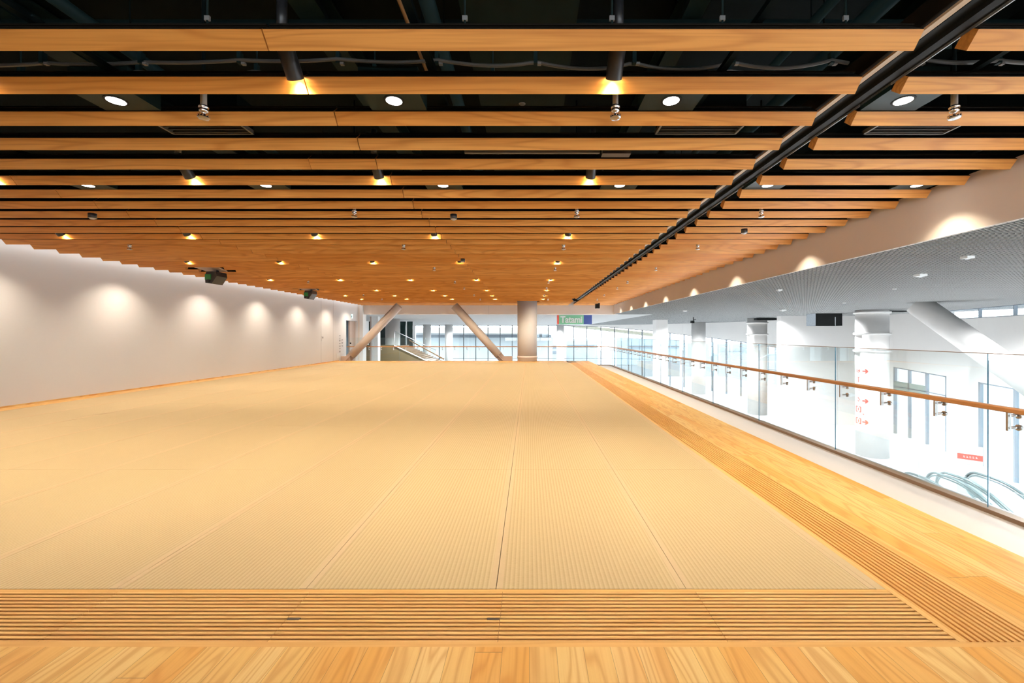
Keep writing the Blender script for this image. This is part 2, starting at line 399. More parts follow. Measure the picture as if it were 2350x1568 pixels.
for i in range(len(pts)-1):
    (xa, ya, ha), (xb, yb, hb) = pts[i], pts[i+1]
    d = Vector((xb-xa, yb-ya, 0)).normalized(); nrm = Vector((-d.y, d.x, 0))
    if nrm.y < 0 and nrm.x < 0: nrm = -nrm
    if nrm.x < -.01: nrm = -nrm
    o = nrm*.3
    top = 4.4; wallb = MB()
    strip = 33 <= i <= 38
    def quad(z0a, z0b, z1a, z1b):
        wallb.hexa([(xa,ya,z0a),(xb,yb,z0b),(xb,yb,z1b),(xa,ya,z1a)], [(xa+o.x,ya+o.y,z0a),(xb+o.x,yb+o.y,z0b),(xb+o.x,yb+o.y,z1b),(xa+o.x,ya+o.y,z1a)])
    if strip:
        quad(ha, hb, E+.64, E+.64); quad(E+1.03, E+1.03, top, top)
    else: quad(ha, hb, top, top)
    if i in SOLID: quad(LF, LF, ha, hb)
    struct(wallb.obj('wall_facade_%d' % (i+1), M['white']))
    if i not in SOLID:
        k += 1
        far = i < 16
        wdt = .085 if far else .10
        fr = MB(); fm = M['mullion'] if i < 20 else M['mullion2']
        q = d*wdt; n2 = nrm*.12
        def post(px_, py_, s, z0, z1):
            a = Vector((px_,py_,0)); c = a + q*s
            fr.hexa([(a.x,a.y,z0),(c.x,c.y,z0),(c.x,c.y,z1),(a.x,a.y,z1)], [(a.x+n2.x,a.y+n2.y,z0),(c.x+n2.x,c.y+n2.y,z0),(c.x+n2.x,c.y+n2.y,z1),(a.x+n2.x,a.y+n2.y,z1)])
        post(xa, ya, 1, LF, ha+.01)
        if i+1 in SOLID or i == len(pts)-2: post(xb, yb, -1, LF, hb+.01)
        for zc, hh in ((None, .05), (E-2.75, .05)):
            za, zb = (ha-.05, hb-.05) if zc is None else (zc, zc)
            fr.hexa([(xa,ya,za),(xb,yb,zb),(xb,yb,zb+hh),(xa,ya,za+hh)], [(xa+n2.x,ya+n2.y,za),(xb+n2.x,yb+n2.y,zb),(xb+n2.x,yb+n2.y,zb+hh),(xa+n2.x,ya+n2.y,za+hh)])
        wobj = struct(fr.obj('window_%d' % k, fm))
        g = MB(); n3 = nrm*.05; n4 = nrm*.06
        g.hexa([(xa+n3.x,ya+n3.y,LF),(xb+n3.x,yb+n3.y,LF),(xb+n3.x,yb+n3.y,hb),(xa+n3.x,ya+n3.y,ha)], [(xa+n4.x,ya+n4.y,LF),(xb+n4.x,yb+n4.y,LF),(xb+n4.x,yb+n4.y,hb),(xa+n4.x,ya+n4.y,ha)])
        g.obj('pane', M['pane'], wobj)
        if i in (30, 31):
            za, zb = E-2.45, E-3.0
            tr = MB(); n5 = nrm*.02; a, c = Vector((xa,ya,0)), Vector((xb,yb,0))
            tr.hexa([(a.x,a.y,zb),(c.x,c.y,zb),(c.x,c.y,za),(a.x,a.y,za)], [(a.x+n5.x,a.y+n5.y,zb),(c.x+n5.x,c.y+n5.y,zb),(c.x+n5.x,c.y+n5.y,za),(a.x+n5.x,a.y+n5.y,za)])
            tr.obj('transom_panel', M['transom'], wobj)
    if strip:                                   # high strip windows
        k += 1; fr = MB(); n2 = nrm*.1
        def bar(z0, z1):
            fr.hexa([(xa,ya,z0),(xb,yb,z0),(xb,yb,z1),(xa,ya,z1)], [(xa+n2.x,ya+n2.y,z0),(xb+n2.x,yb+n2.y,z0),(xb+n2.x,yb+n2.y,z1),(xa+n2.x,ya+n2.y,z1)])
        bar(E+.635, E+.665); bar(E+1.0, E+1.03)
        q = d*.05; fr.hexa([(xa,ya,E+.64),(xa+q.x,ya+q.y,E+.64),(xa+q.x,ya+q.y,E+1.03),(xa,ya,E+1.03)], [(xa+n2.x,ya+n2.y,E+.64),(xa+q.x+n2.x,ya+q.y+n2.y,E+.64),(xa+q.x+n2.x,ya+q.y+n2.y,E+1.03),(xa+n2.x,ya+n2.y,E+1.03)])
        wobj = struct(fr.obj('window_%d' % k, M['mullion2']))
        g = MB(); n3 = nrm*.04; n4 = nrm*.05
        g.hexa([(xa+n3.x,ya+n3.y,E+.66),(xb+n3.x,yb+n3.y,E+.66),(xb+n3.x,yb+n3.y,E+1.0),(xa+n3.x,ya+n3.y,E+1.0)], [(xa+n4.x,ya+n4.y,E+.66),(xb+n4.x,yb+n4.y,E+.66),(xb+n4.x,yb+n4.y,E+1.0),(xa+n4.x,ya+n4.y,E+1.0)])
        g.obj('pane', M['pane'], wobj)
struct(MB().box(xat(1792, 24.3), 19.2, 24.3, 24.7, LF, 4.4).obj('wall_lobby_core', M['white']))
struct(MB().box(-16, -12.8, 47.8, 48.2, LF, 4.4).obj('wall_far_left', M['white']))
struct(MB().box(-16.2, -16, 22, 48.2, LF, 4.4).obj('wall_far_side', M['white']))
struct(MB().box(-16, WX-.2, 22.3, 22.5, LF, 4.4).obj('wall_far_return', M['white']))

# ------------------------------------------------------------------ tatami mats
bt = .031
body = MB().box(-W/2+.002, W/2-.002, -L/2+.0016, L/2-.0016, .2, PT).mesh('tatami_mat', M['rush'])
strip = MB().box(-W/2+.0018, -W/2+bt, -L/2+.0014, L/2-.0014, .215, PT+.0012).mesh('cloth_border', M['border'])
proto = link('tatami_mat', body)
for sgn in (0, 1):
    c = link('cloth_border', strip, proto)
    if sgn: c.rotation_euler = (0,0,PI)
first = True
for r in range(9):
    for c in range(11):
        o = proto if first else dup(proto)
        first = False
        o.location = (XR - W*(c+.5), Y0 + L*(r+.5), 0)
        cl = ('column against the side vent strip' if c == 0 else 'column against the white wall' if c == 10 else ordinal(c+1)+' column from the side vent strip')
        rw = ('front row' if r == 0 else 'last row by the braces' if r == 8 else ordinal(r+1)+' row from the front')
        tag(o, 'pale straw tatami mat, %s, %s' % (rw, cl), 'tatami mat', 'tatami mats on the platform')

# ------------------------------------------------------------------ grooved vent panels
def groove_profile(w, n, gw, depth, lead):
    """outline across the grooves, u from 0 to w, z down from PT"""
    pitch = (w-2*lead+0.0)/n; o = [(0, .197), (0, PT)]
    for i in range(n):
        u = lead + pitch*i + (pitch-gw)/2
        o += [(u, PT), (u, PT-depth), (u+gw, PT-depth), (u+gw, PT)]
    return o + [(w, PT), (w, .197)]
def groove_panel(name, prof, axis, a0, a1, off, mat):
    m = MB(); n = len(prof)
    def P(u, z, a): return (a, off+u, z) if axis == 'x' else (off+u, a, z)
    vs = [P(u,z,a0) for u,z in prof] + [P(u,z,a1) for u,z in prof]
    fs = [(i,(i+1)%n,n+(i+1)%n,n+i) for i in range(n)]
    if axis == 'y': fs = [f[::-1] for f in fs]
    m.add(vs, fs)
    zb = .197                                   # closed ends, one piece between each groove
    for a in (a0, a1):
        us = [0]+[u for u,z in prof[2:-2]]+[prof[-1][0]]
        m.add([P(0,zb,a), P(prof[-1][0],zb,a), P(prof[-1][0],PT-.031,a), P(0,PT-.031,a)], [(0,1,2,3)])
        for j in range(0, len(us)-1, 4):
            u0, u1 = us[j], us[j+1]
            m.add([P(u0,PT-.031,a), P(u1,PT-.031,a), P(u1,PT,a), P(u0,PT,a)], [(0,1,2,3)])
    return m.obj(name, mat)
VY0, VY1 = 1.70, 2.085
prof = groove_profile(VY1-VY0-.05, 13, .0118, .030, 0.004)
struct(MB().box(WX, GX, VY0, VY0+.027, .196, PT).obj('trim_vent_front', M['groove']))
struct(MB().box(WX, 1.7415, VY1-.021, VY1-.0005, .196, PT).obj('trim_vent_mats', M['groove']))
nm = ['beside the corner with the long vent strip', 'second from the corner', 'third from the corner', 'fourth from the corner', 'fifth from the corner', 'sixth from the corner', 'seventh from the corner', 'eighth from the corner']
e = 1.742
XV = [e, .805, -.128, -1.062, -1.99, -2.92]
for i in range(5):
    tag(groove_panel('floor_vent', prof, 'x', XV[i+1]+.001, XV[i]-.001, VY0+.0275, M['groove']),
        'grooved wooden vent panel at the front edge, ' + nm[i], 'floor vent', 'grooved vent panels along the front')
struct(groove_panel('floor_vent_rest', prof, 'x', WX, XV[5], VY0+.0275, M['groove']))
# finger notches cut through one slat, seen beside two of the panels
for i, X in enumerate((-.128-.029, -1.062+.03)):
    tag(MB().box(X-.027, X+.027, VY0+.16, VY0+.175, PT-.015, PT+.0008).obj('finger_notch', M['notch']),
        'small dark finger notch in the front vent ' + ('between the second and third panels' if i == 0 else 'between the third and fourth panels'), 'finger notch')
struct(MB().box(XR+.001, 1.742, VY1, PE, .196, PT).obj('trim_vent_side', M['border']))
profy = groove_profile(GX-1.772, 11, .0118, .030, 0.004)
struct(MB().box(1.7425, 1.7715, VY0+.0275, PE, .196, PT).obj('trim_vent_inner', M['groove_y']))
seg = 1.839; y = VY0+.0275; i = 0
while y < PE-.3:
    y2 = min(Y0+seg*(i+1), PE)
    if PE-y2 < .3: y2 = PE
    tag(groove_panel('floor_vent', profy, 'y', y+.001, y2-.001, 1.772, M['groove_y']),
        'grooved wooden vent panel along the side boards, ' + ('first from the front corner' if i == 0 else ordinal(i+1)+' from the front corner'), 'floor vent', 'grooved vent panels along the side')
    y = y2; i += 1

# ------------------------------------------------------------------ slatted ceiling
U, V = (.0610, -.0709), (.0640, .0558)          # board faces in (y, z)
P1 = (-.0610, .0709); P2 = (0, 0); P3 = V; P4 = (P1[0]+V[0], P1[1]+V[1])
PITCH, R0, NROW = .4042, 2.244, 50
def slat_mesh(length):
    return MB().prism([P1, P2, P3, P4], 'x', -length/2, length/2).mesh('ceiling_batten', M['slat'])
def rail_mesh(length):
    m = MB(); n = (-.66*.004, .75*.004)        # black carrier over the upper faces
    a = (P1[0]+n[0], P1[1]+n[1]); t = (P4[0]+n[0], P4[1]+n[1])
    m.prism([(P1[0]-.0002, P1[1]+.0002), (P4[0]-.0002, P4[1]+.0002), t, a], 'x', -length/2+.004, length/2-.004)
    m.box(-length/2+.004, length/2-.004, P4[0]-.012, P4[0]+.012, P4[1]+.0035, P4[1]+.012)
    return m.mesh('carrier_rail', M['carrier'])
cache = {}
def slat(x0, x1, row, label):
    ln = round(x1-x0, 3)
    if ln not in cache: cache[ln] = (slat_mesh(ln), rail_mesh(ln))
    o = link('ceiling_batten', cache[ln][0], None, ((x0+x1)/2, R0+PITCH*row, E+CH))
    link('carrier_rail', cache[ln][1], o)
    tag(o, 'orange wood ceiling slat, %s row from the front, %s' % (ordinal(row+1), label), 'ceiling slat', 'wooden ceiling slats')
for row in range(NROW):
    if row in (19, 20, 30, 31):
        slat(-8.70, -7.98, row, 'stub beside the white wall')
        slat(-7.08, -5.1235, row, 'short piece beside the camera opening')
    else: slat(-8.70, -5.1235, row, 'stretch against the white wall')
    if row == 4:
        slat(-5.1165, -1.972, row, 'second stretch from the white wall'); slat(-1.968, -1.3735, row, 'short filler piece')
    else: slat(-5.1165, -1.3735, row, 'second stretch from the white wall')
    if row in (43, 44):
        slat(-1.3665, -.57, row, 'piece between round column and middle joint'); slat(.48, 2.022, row, 'piece between round column and black track')
    else: slat(-1.3665, 2.022, row, 'stretch ending at the black track')
    slat(2.30, 4.35, row, 'short stretch beside the beige beam')
b = MB()
for X in (-8.3, -6.6, -4.6, -2.6, -.6, 1.2, 2.75, 4.0):
    b.box(X-.02, X+.02, 1.9, 22.1, E+CH+.1385, E+CH+.17)
struct(b.obj('ceiling_runners', M['void']))
# black sliding-panel track between the slats
t = thing('ceiling_track', 'long black panel track running through the slatted ceiling', 'ceiling track', (0,0,E))
MB().box(2.125, 2.30, 1.2, 19.55, 1.60, 1.72).obj('channel', M['black'], t)
MB().box(2.30, 2.306, 1.2, 19.55, 1.585, 1.72).obj('edge_strip', M['alu'], t)
MB().box(2.062, 2.082, 1.2, 19.55, 1.585, 1.60).obj('edge_strip', M['trackstripe'], t)
MB().box(2.096, 2.112, 1.2, 19.55, 1.595, 1.61).obj('edge_strip', M['trackstripe'], t)
MB().box(2.05, 2.13, 1.2, 19.55, 1.612, 1.72).obj('back_plate', M['carrier'], t)
MB().box(2.19, 2.24, 1.2, 19.55, 1.57, 1.60).obj('slot_rib', M['black'], t)

# ------------------------------------------------------------------ lamps
def spot(x, y, z, power, size, blend, tilt=0, col=(1,.80,.56), r=.03, tiltx=0):
    l = bpy.data.lights.new('lamp_beam', 'SPOT'); l.energy = power; l.spot_size = size; l.spot_blend = blend; l.color = col; l.shadow_soft_size = r
    o = bpy.data.objects.new('lamp_beam', l); C.objects.link(o); o.location = (x,y,z); o.rotation_euler = (tilt, tiltx, 0); return o
LAMPC = (1, .83, .60)
# tilted cylinder spots
tilt = R45 = math.radians(44)
def make_spot():
    t = thing('ceiling_spotlight', 'x', 'spotlight')
    ax = Vector((0, math.sin(tilt), -math.cos(tilt)))
    m0 = Vector((0,0,0)); m1 = -ax*.165
    MB().tube([m1, m1*.98, m0], [.046,.049,.049], 20, cap=False).tube([m1, m1*1.001], [.0455,.0455], 20).obj('housing', M['lamp'], t)
    MB().tube([-ax*.012, -ax*.010], [.047,.047], 20).obj('lens', M['lampglow'], t)
    st = m1 + Vector((0,0,0)); MB().tube([st, st-ax*.035, st-ax*.04+Vector((0,0,.03))], .024, 14).obj('swivel', M['steel'], t)
    top = st-ax*.04+Vector((0,0,.03)); MB().tube([top, top+Vector((0,0,.22))], .028, 14).obj('stem', M['lamp'], t)
    return t
SR = [2.555, 4.09, 6.6, 9.06, 12.0, 14.8, 16.9, 18.6]
SX = [.60, -1.385, -3.32, -5.29, -7.24]
rown = ['first spotlight row from the front','second spotlight row','third spotlight row','fourth spotlight row','fifth spotlight row','sixth spotlight row','seventh spotlight row','last spotlight row']
coln = ['beside the black track', 'second from the black track', 'third from the black track', 'fourth from the black track', 'fifth from the black track']
sp0 = make_spot(); first = True
for ri, D in enumerate(SR):
    k = round((D-R0)/PITCH); Dm = R0 + PITCH*k - .085
    if ri == 0: Dm = 2.565
    for ci, X in enumerate(SX):
        if ri > 0 and ci == 1: X = -1.47
        if ri == 0: X = {0: .508, 1: -1.404}.get(ci, X-.05)
        o = sp0 if first else dup(sp0); first = False
        o.location = (X, Dm, E+1.535)
        on = not (ri == 3 and ci == 1)
        tag(o, 'black cylinder ceiling spotlight, %s, %s' % (rown[ri], coln[ci]), 'spotlight', 'tilted ceiling spotlights')
        if on: spot(X, Dm+.005, E+1.53, 60, math.radians(95), .9, tilt, LAMPC, .035)
# square downlight boxes
dbox = thing('ceiling_downlight', 'x', 'downlight')
m = MB(); m.box(-.19, .19, -.125, .125, 0, .15); m.obj('box', M['dark'], dbox)
MB().lathe([(.066,-.003),(.066,.002),(.052,.002),(.052,-.003)], (0,0), 28).obj('rim', M['black'], dbox)
MB().lathe([(.052,-.0045),(.052,-.001)], (0,0), 28).obj('lens', M['downglow'], dbox)
first = True
DXs = [4.05, 2.49, .945, -.90, -2.75, -4.61, -6.46]
dn = ['next to the beige beam', 'just beyond the black track', 'next to the black track', 'second inside the black track', 'third inside the black track', 'fourth inside the black track', 'fifth inside the black track']
for ri, k in enumerate((1, 5)):
    D = R0 + PITCH*(k+.5) - .01
    for ci, X in enumerate(DXs):
        if ri == 0 and ci in (0, 6): pass
        o = dbox if first else dup(dbox); first = False
        o.location = (X, D, E+1.555)
        tag(o, 'square dark downlight box with lit round lens, %s, %s' % (('front row' if ri == 0 else 'second row'), dn[ci]), 'downlight', 'square ceiling downlights')
        spot(X, D, E+1.545, (140 if ri == 0 else 95) if X < 4 else 14, math.radians(115), .8, 0, (1,.86,.66), .04)
for D in (7.7, 10.2, 12.8, 15.4, 18.0):  # added lamps without fixtures, filling light below the farther slats
    for X in (3.4, 1.45, -.4, -2.35, -4.3, -6.25):
        spot(X, D, E+1.47, 98 if D > 9 else 82, math.radians(125), .9, 0, (1,.86,.66), .015)
# wall washers along both long walls
for D in (4.45, 6.8, 9.14, 11.5, 13.9, 16.3, 18.6, 20.6):
    spot(-8.25, D, E+1.47, 92, math.radians(122), 1.0, 0, (1,.86,.70), .02)
for D in (2.05, 4.40, 6.72, 9.07, 11.4, 13.75, 16.1, 18.4, 20.5):
    spot(4.10, D, E+1.47, 52, math.radians(108), 1.0, 0, (1,.86,.66), .012)
al = bpy.data.lights.new('cove_strip', 'AREA'); al.shape = 'RECTANGLE'; al.size = .05; al.size_y = 20.5; al.energy = 17; al.color = (.97,.98,1)
ao = bpy.data.objects.new('cove_strip', al); C.objects.link(ao); ao.location = (-8.75, 11.8, E+1.63)
for i in range(7):
    spot(xat(845+85.5*i, 21.95), 21.95, E+1.45, 12, math.radians(80), .8, 0, (1,.85,.66), .012)

for X in (7.6, 10.6, 13.6):                     # fill lamps added under the lattice to brighten the lobby
    for y in (1.5, 6, 10.5, 15, 19.5, 24, 29, 34, 39.5, 45):
        if X > 12 and y > 36: continue
        spot(X, y, E+1.0, 1850, math.radians(150), 1.0, 0, (.95,.98,1), .05)
for X in (-7, -2, 2.5):  # more added fill lamps, beyond the far railing
    for y in (26, 32, 38, 44): spot(X, y, E+1.0, 900, math.radians(150), .6, 0, (.95,.98,1), .05)

# ------------------------------------------------------------------ sprinklers
def make_sprinkler():
    t = thing('sprinkler', 'x', 'sprinkler')
    MB().tube([(0,0,.085),(0,0,.20)], .019, 12).obj('drop_pipe', M['pipewhite'], t)
    MB().tube([(0,0,.20),(0,0,1.45)], .012, 10).obj('riser', M['void'], t)
    MB().lathe([(.020,.088),(.030,.084),(.030,.072),(.022,.069),(.027,.060),(.027,.046),(.014,.040),(.011,.024),(.018,.020)], (0,0), 18).obj('fitting', M['chrome'], t)
    m = MB(); m.lathe([(.016,.020),(.034,.014),(.036,.004),(.030,-.002),(.012,-.007)], (0,0), 22)
    for k in range(12):
        q = 2*PI*k/12; m.box(.033*math.cos(q)-.003, .033*math.cos(q)+.003, .033*math.sin(q)-.003, .033*math.sin(q)+.003, .010, .024)
    m.obj('deflector', M['chrome'], t); return t
s0 = make_sprinkler(); first = True
ZS = E+1.45
SPR = [('front', 2.81, [(-2.19,'over the third vent panel'),(.58,'over the first vent panel'),(2.86,'beyond the black track')]),
       ('second', 5.22, [(-2.17,'inside the track, farther one'),(.59,'just inside the track'),(2.88,'beyond the black track')]),
       ('third', 7.24, [(-6.85,'nearest the white wall'),(-2.155,'mid-room'),(.588,'just inside the track'),(2.89,'beyond the black track')]),
       ('fourth', 9.68, [(-2.17,'mid-room'),(.59,'just inside the track'),(2.89,'beyond the black track')]),
       ('fifth', 12.1, [(-6.3,'nearest the white wall'),(-2.12,'mid-room'),(.55,'just inside the track'),(2.8,'beyond the black track')]),
       ('sixth', 13.7, [(-2.10,'mid-room'),(.56,'just inside the track'),(2.84,'beyond the black track')]),
       ('seventh', 16.15, [(-6.3,'nearest the white wall'),(-2.10,'mid-room'),(.57,'just inside the track'),(2.85,'beyond the black track')]),
       ('last', 18.2, [(-6.3,'nearest the white wall'),(-2.1,'mid-room'),(.80,'just inside the track'),(2.9,'beyond the black track')])]
for rn, D, xs in SPR:
    D = R0 + PITCH*(math.floor((D-R0)/PITCH)+.5) + .02
    for X, wn in xs:
        o = s0 if first else dup(s0); first = False
        o.location = (X, D, ZS)
        tag(o, 'chrome pendent sprinkler head, %s sprinkler row, %s' % (rn, wn), 'sprinkler', 'ceiling sprinkler heads')

# ------------------------------------------------------------------ louvred air diffusers
def diffuser(X, label):
    t = thing('air_diffuser', label, 'air diffuser', (X, 3.275, E+1.575), 0, 'black louvred air diffusers')
    m = MB(); w, d = .32, .10
    m.box(-w,w,-d,-d+.014,0,.03); m.box(-w,w,d-.014,d,0,.03); m.box(-w,-w+.016,-d,d,0,.03); m.box(w-.016,w,-d,d,0,.03)
    m.obj('frame', M['lamp2'] if 'lamp2' in M else M['cable'], t)
    m = MB()
    for i in range(4):
        y = -d+.035+i*.044
        m.hexa([(-w+.02,y-.004,.004),(w-.02,y-.004,.004),(w-.02,y,.004),(-w+.02,y,.004)], [(-w+.02,y+.008,.03),(w-.02,y+.008,.03),(w-.02,y+.012,.03),(-w+.02,y+.012,.03)])
    m.obj('louvre', M['cable'], t)
    MB().box(-w+.01,w-.01,-d+.005,d-.005,.03,.22).obj('plenum_box', M['void'], t)
diffuser(-2.49, 'black louvred air diffuser above the slats, over the left vent panels')
diffuser(1.31, 'black louvred air diffuser just inside the black track')
diffuser(2.95, 'black louvred air diffuser beyond the black track')

# ------------------------------------------------------------------ services in the dark plenum
def pipe(name, label, pts, r, mat, cat='pipe', seg=14):
    o = tag(MB().tube(pts, r, seg).obj(name, mat), label, cat); x, _, z = pts[0]
    for y in (1.4, 3.1, 6, 10, 15, 20):
        if y < pts[1][1]: MB().tube([(x, y, z+r-.002), (x, y, 4.4)], .005, 8).obj('hanger_rod', M['void'], o)
    return o
pipe('service_pipe', 'dark pipe crossing the plenum, close inside the black track', [(2.02*1.06, .8, E+2.0), (2.02*1.06, 21, E+2.0)], .055, M['dark'])
pipe('service_pipe', 'slimmer dark pipe high beside the black track', [(2.05, .8, E+2.25), (2.05, 21, E+2.25)], .035, M['dark'])
pipe('service_pipe', 'dark pipe over the middle of the tatami, beside the wrapped duct', [(-.62, .8, E+2.02), (-.62, 21, E+2.02)], .05, M['dark'])
pipe('service_pipe', 'dark pipe above the slats near the left picture edge', [(-2.9, .8, E+2.05), (-2.9, 21, E+2.05)], .04, M['dark'])
pipe('conduit', 'short pale conduit beside the dark mid-room pipe', [(-.78, 1.6, E+2.0), (-.78, 3.4, E+2.0)], .012, M['stair'], 'conduit')
t = thing('air_duct', 'wide dark insulation-wrapped air duct above the slats', 'air duct', (-.06, 0, E+1.98))
MB().box(-.36, .36, .6, 21, 0, .42).obj('duct_body', M['duct'], t)
for i in range(5):
    MB().lathe([(.02,-.012),(.03,-.004),(.012,0)], (0.0, 2.0+i*.83), 16).obj('insulation_pin', M['cable'], t)
for i, (X, wdt) in enumerate(((-4.4,.28),(-1.8,.22),(1.35,.16),(3.3,.3))):
    m = MB(); m.box(X-wdt/2, X+wdt/2, .6, 21.5, E+2.63, E+2.65); m.box(X-.012, X+.012, .6, 21.5, E+2.65, E+2.84); m.box(X-wdt/2, X+wdt/2, .6, 21.5, E+2.84, E+2.86)
    tag(m.obj('steel_joist', M['dark']), ['dark steel joist over the left vent panels', 'dark steel joist left of the wrapped duct', 'dark steel joist between duct and track', 'dark steel joist beyond the black track'][i], 'joist')
for i, y in enumerate((1.75, 2.62, 3.6)):
    tag(MB().box(-8.6, 4.2, y-.05, y+.05, E+2.44, E+2.62).obj('cross_channel', M['dark']), ['dark cross channel above the first slat', 'dark cross channel between first and second slats', 'dark cross channel above the fourth slat'][i], 'channel')
def cable(label, y, z, r, x0, x1, step, sag, ph):
    t = thing('cable_run', label, 'cable', (0, y, E+z)); pts = []; n = 120
    for i in range(n+1):
        x = x0+(x1-x0)*i/n; u = ((x-x0)/step) % 1
        pts.append((x, .02*math.sin(x*1.7+ph), -sag*4*u*(1-u)*(.6+.4*math.sin(x*.9+ph))))
    MB().tube(pts, r, 8).obj('cable', M['cable'], t)
    x = x0
    while x <= x1:
        m = MB(); m.box(x-.012, x+.012, -.015, .015, -.02, .05); m.tube([(x,0,.05),(x,0,.17)], .005, 8)
        m.obj('hanger', M['dark'], t)
        MB().box(x+.012, x+.035, -.01, .01, -.026, -.012).obj('clip', M['clip'], t); x += step
cable('grey sagging cable on hangers between the first and second slats', 2.685, 1.72, .011, -4.3, 2.0, .62, .045, .4)
cable('thin dark cable on hangers above the second slat', 2.93, 1.80, .007, -4.3, 2.0, .81, .06, 2.1)
cable('grey cable on hangers beyond the black track', 2.685, 1.72, .012, 2.45, 4.3, .5, .04, 1.0)
tag(MB().box(-.55, .60, 3.62, 3.65, E+1.54, E+1.565).obj('linear_light', M['cable']), 'slim grey linear fitting above the fifth slat', 'linear fitting')
tag(MB().box(.62, .86, 3.60, 3.68, E+1.525, E+1.57).obj('junction_box', M['lamp']), 'black junction box above the fifth slat', 'junction box')
# rods with silver clips
for i, X in enumerate((-2.95, -1.75, -.35, .45, 1.05, 1.72, 2.9)):
    t = thing('hanger_rod', 'hanger rod with silver clip above the first slat, ' + ['over the left vent panels','left of the dark mid-room pipe','at the duct edge near the pipe','at the duct edge towards the track','midway between duct and track','next to the black track','beyond the black track'][i], 'hanger rod', (X, 2.32, E))
    MB().tube([(0,0,1.66),(0,0,2.88)], .006, 8).obj('rod', M['dark'], t)
    MB().box(-.014,.014,-.006,.006,1.705,1.73).obj('clip', M['clip'], t)
# smoke detectors, dark little cylinders
for i, (px, py) in enumerate(((212,503),(1041,505),(1708,537),(1062,602))):
    D = 979*1.42/(767-py)
    t = thing('smoke_detector', 'small black ceiling detector, ' + ['towards the white wall','in mid ceiling ahead','beyond the black track','in the far mid ceiling'][i], 'detector', (xat(px, D), D, E+1.41))
    MB().tube([(0,0,.02),(0,0,.078)], .042, 18).obj('body', M['lamp'], t)
    MB().lathe([(.02,.008),(.035,.02)], (0,0), 16).obj('sensor', M['alu'], t)
# devices hanging through the openings by the white wall
def ceiling_camera(row, label):
    y = R0+PITCH*row
    t = thing('ceiling_projector', label, 'projector', (-7.64, y, E))
    MB().hexa([(-.32,-.36,1.60),(.28,-.36,1.60),(.28,.08,1.52),(-.20,.08,1.52)], [(-.32,-.36,1.62),(.28,-.36,1.62),(.28,.08,1.54),(-.20,.08,1.54)]).obj('mounting_plate', M['gusset'], t)
    MB().prism([(-.02,1.49),(.20,1.49),(.22,1.38),(.10,1.20),(-.05,1.22),(-.06,1.40)], 'y', -.20, .16).obj('body', M['lamp'], t)
    m = MB(); m.box(-.05,.09,-.215,-.20,1.29,1.42); m.obj('lens_panel', M['greenpcb'], t)
    MB().tube([(.03,-.20,1.27),(.03,-.225,1.27)], .03, 14).obj('lens', M['lamp'], t)
    MB().tube([(.1,0,1.49),(.1,0,1.75)], .03, 12).obj('drop_rod', M['lamp'], t)
ceiling_camera(20, 'black projector with green front in the nearer opening beside the white wall')
ceiling_camera(31, 'black projector with green front in the farther opening beside the white wall')
t = thing('speaker', 'black box speaker hanging at the far corner of the slatted ceiling', 'speaker', (xat(1371, 20.6), 20.6, E))
MB().box(-.10,.10,-.1,.12,1.24,1.46).obj('cabinet', M['black'], t); MB().box(.02,.12,-.06,.06,1.46,1.56).obj('bracket', M['lamp'], t)
t = thing('security_camera', 'small black device at the far end of the black track', 'camera', (xat(1318, 17.8), 17.8, E))
MB().prism([(-.10,1.47),(.08,1.47),(.0,1.36)], 'y', -.06, .08).obj('body', M['black'], t); MB().tube([(0,0,1.47),(0,0,1.6)], .02, 10).obj('stem', M['lamp'], t)
t = thing('security_camera', 'black camera on a bracket under the lattice ceiling', 'camera', (xat(1589, 26), 26, E))
MB().box(-.08,.08,-.12,.12,.66,.82).obj('body', M['black'], t); MB().tube([(.06,0,.82),(.06,0,1.04)], .03, 10).obj('bracket', M['lamp'], t); MB().box(.05,.2,-.03,.03,.86,.9).obj('arm', M['lamp'], t)
# white fittings under the lattice
for i, (px, py, s) in enumerate(((2112,630,.065),(2220,589,.05),(1788,665,.05),(1797,711,.09),(1572,713,.07),(2053,663,.03),(1937,695,.04))):
    D = F*GH/(CY-py); t = thing('ceiling_fitting', 'small white fitting under the lattice ceiling, ' + ['the largest one near the beam','nearest the camera','above the second lobby column','farthest along the lobby wall','beyond the long glass railing','a tiny one in mid lattice','a small one near the black box'][i], 'ceiling fitting', (xat(px, D), D, E+GH))
    MB().box(-s, s, -s, s, -s*.55, .004).obj('body', M['signwhite'], t)
    MB().lathe([(s*.35,-s*.8),(s*.5,-s*.55)], (0,0), 16).obj('sensor', M['alu'], t)

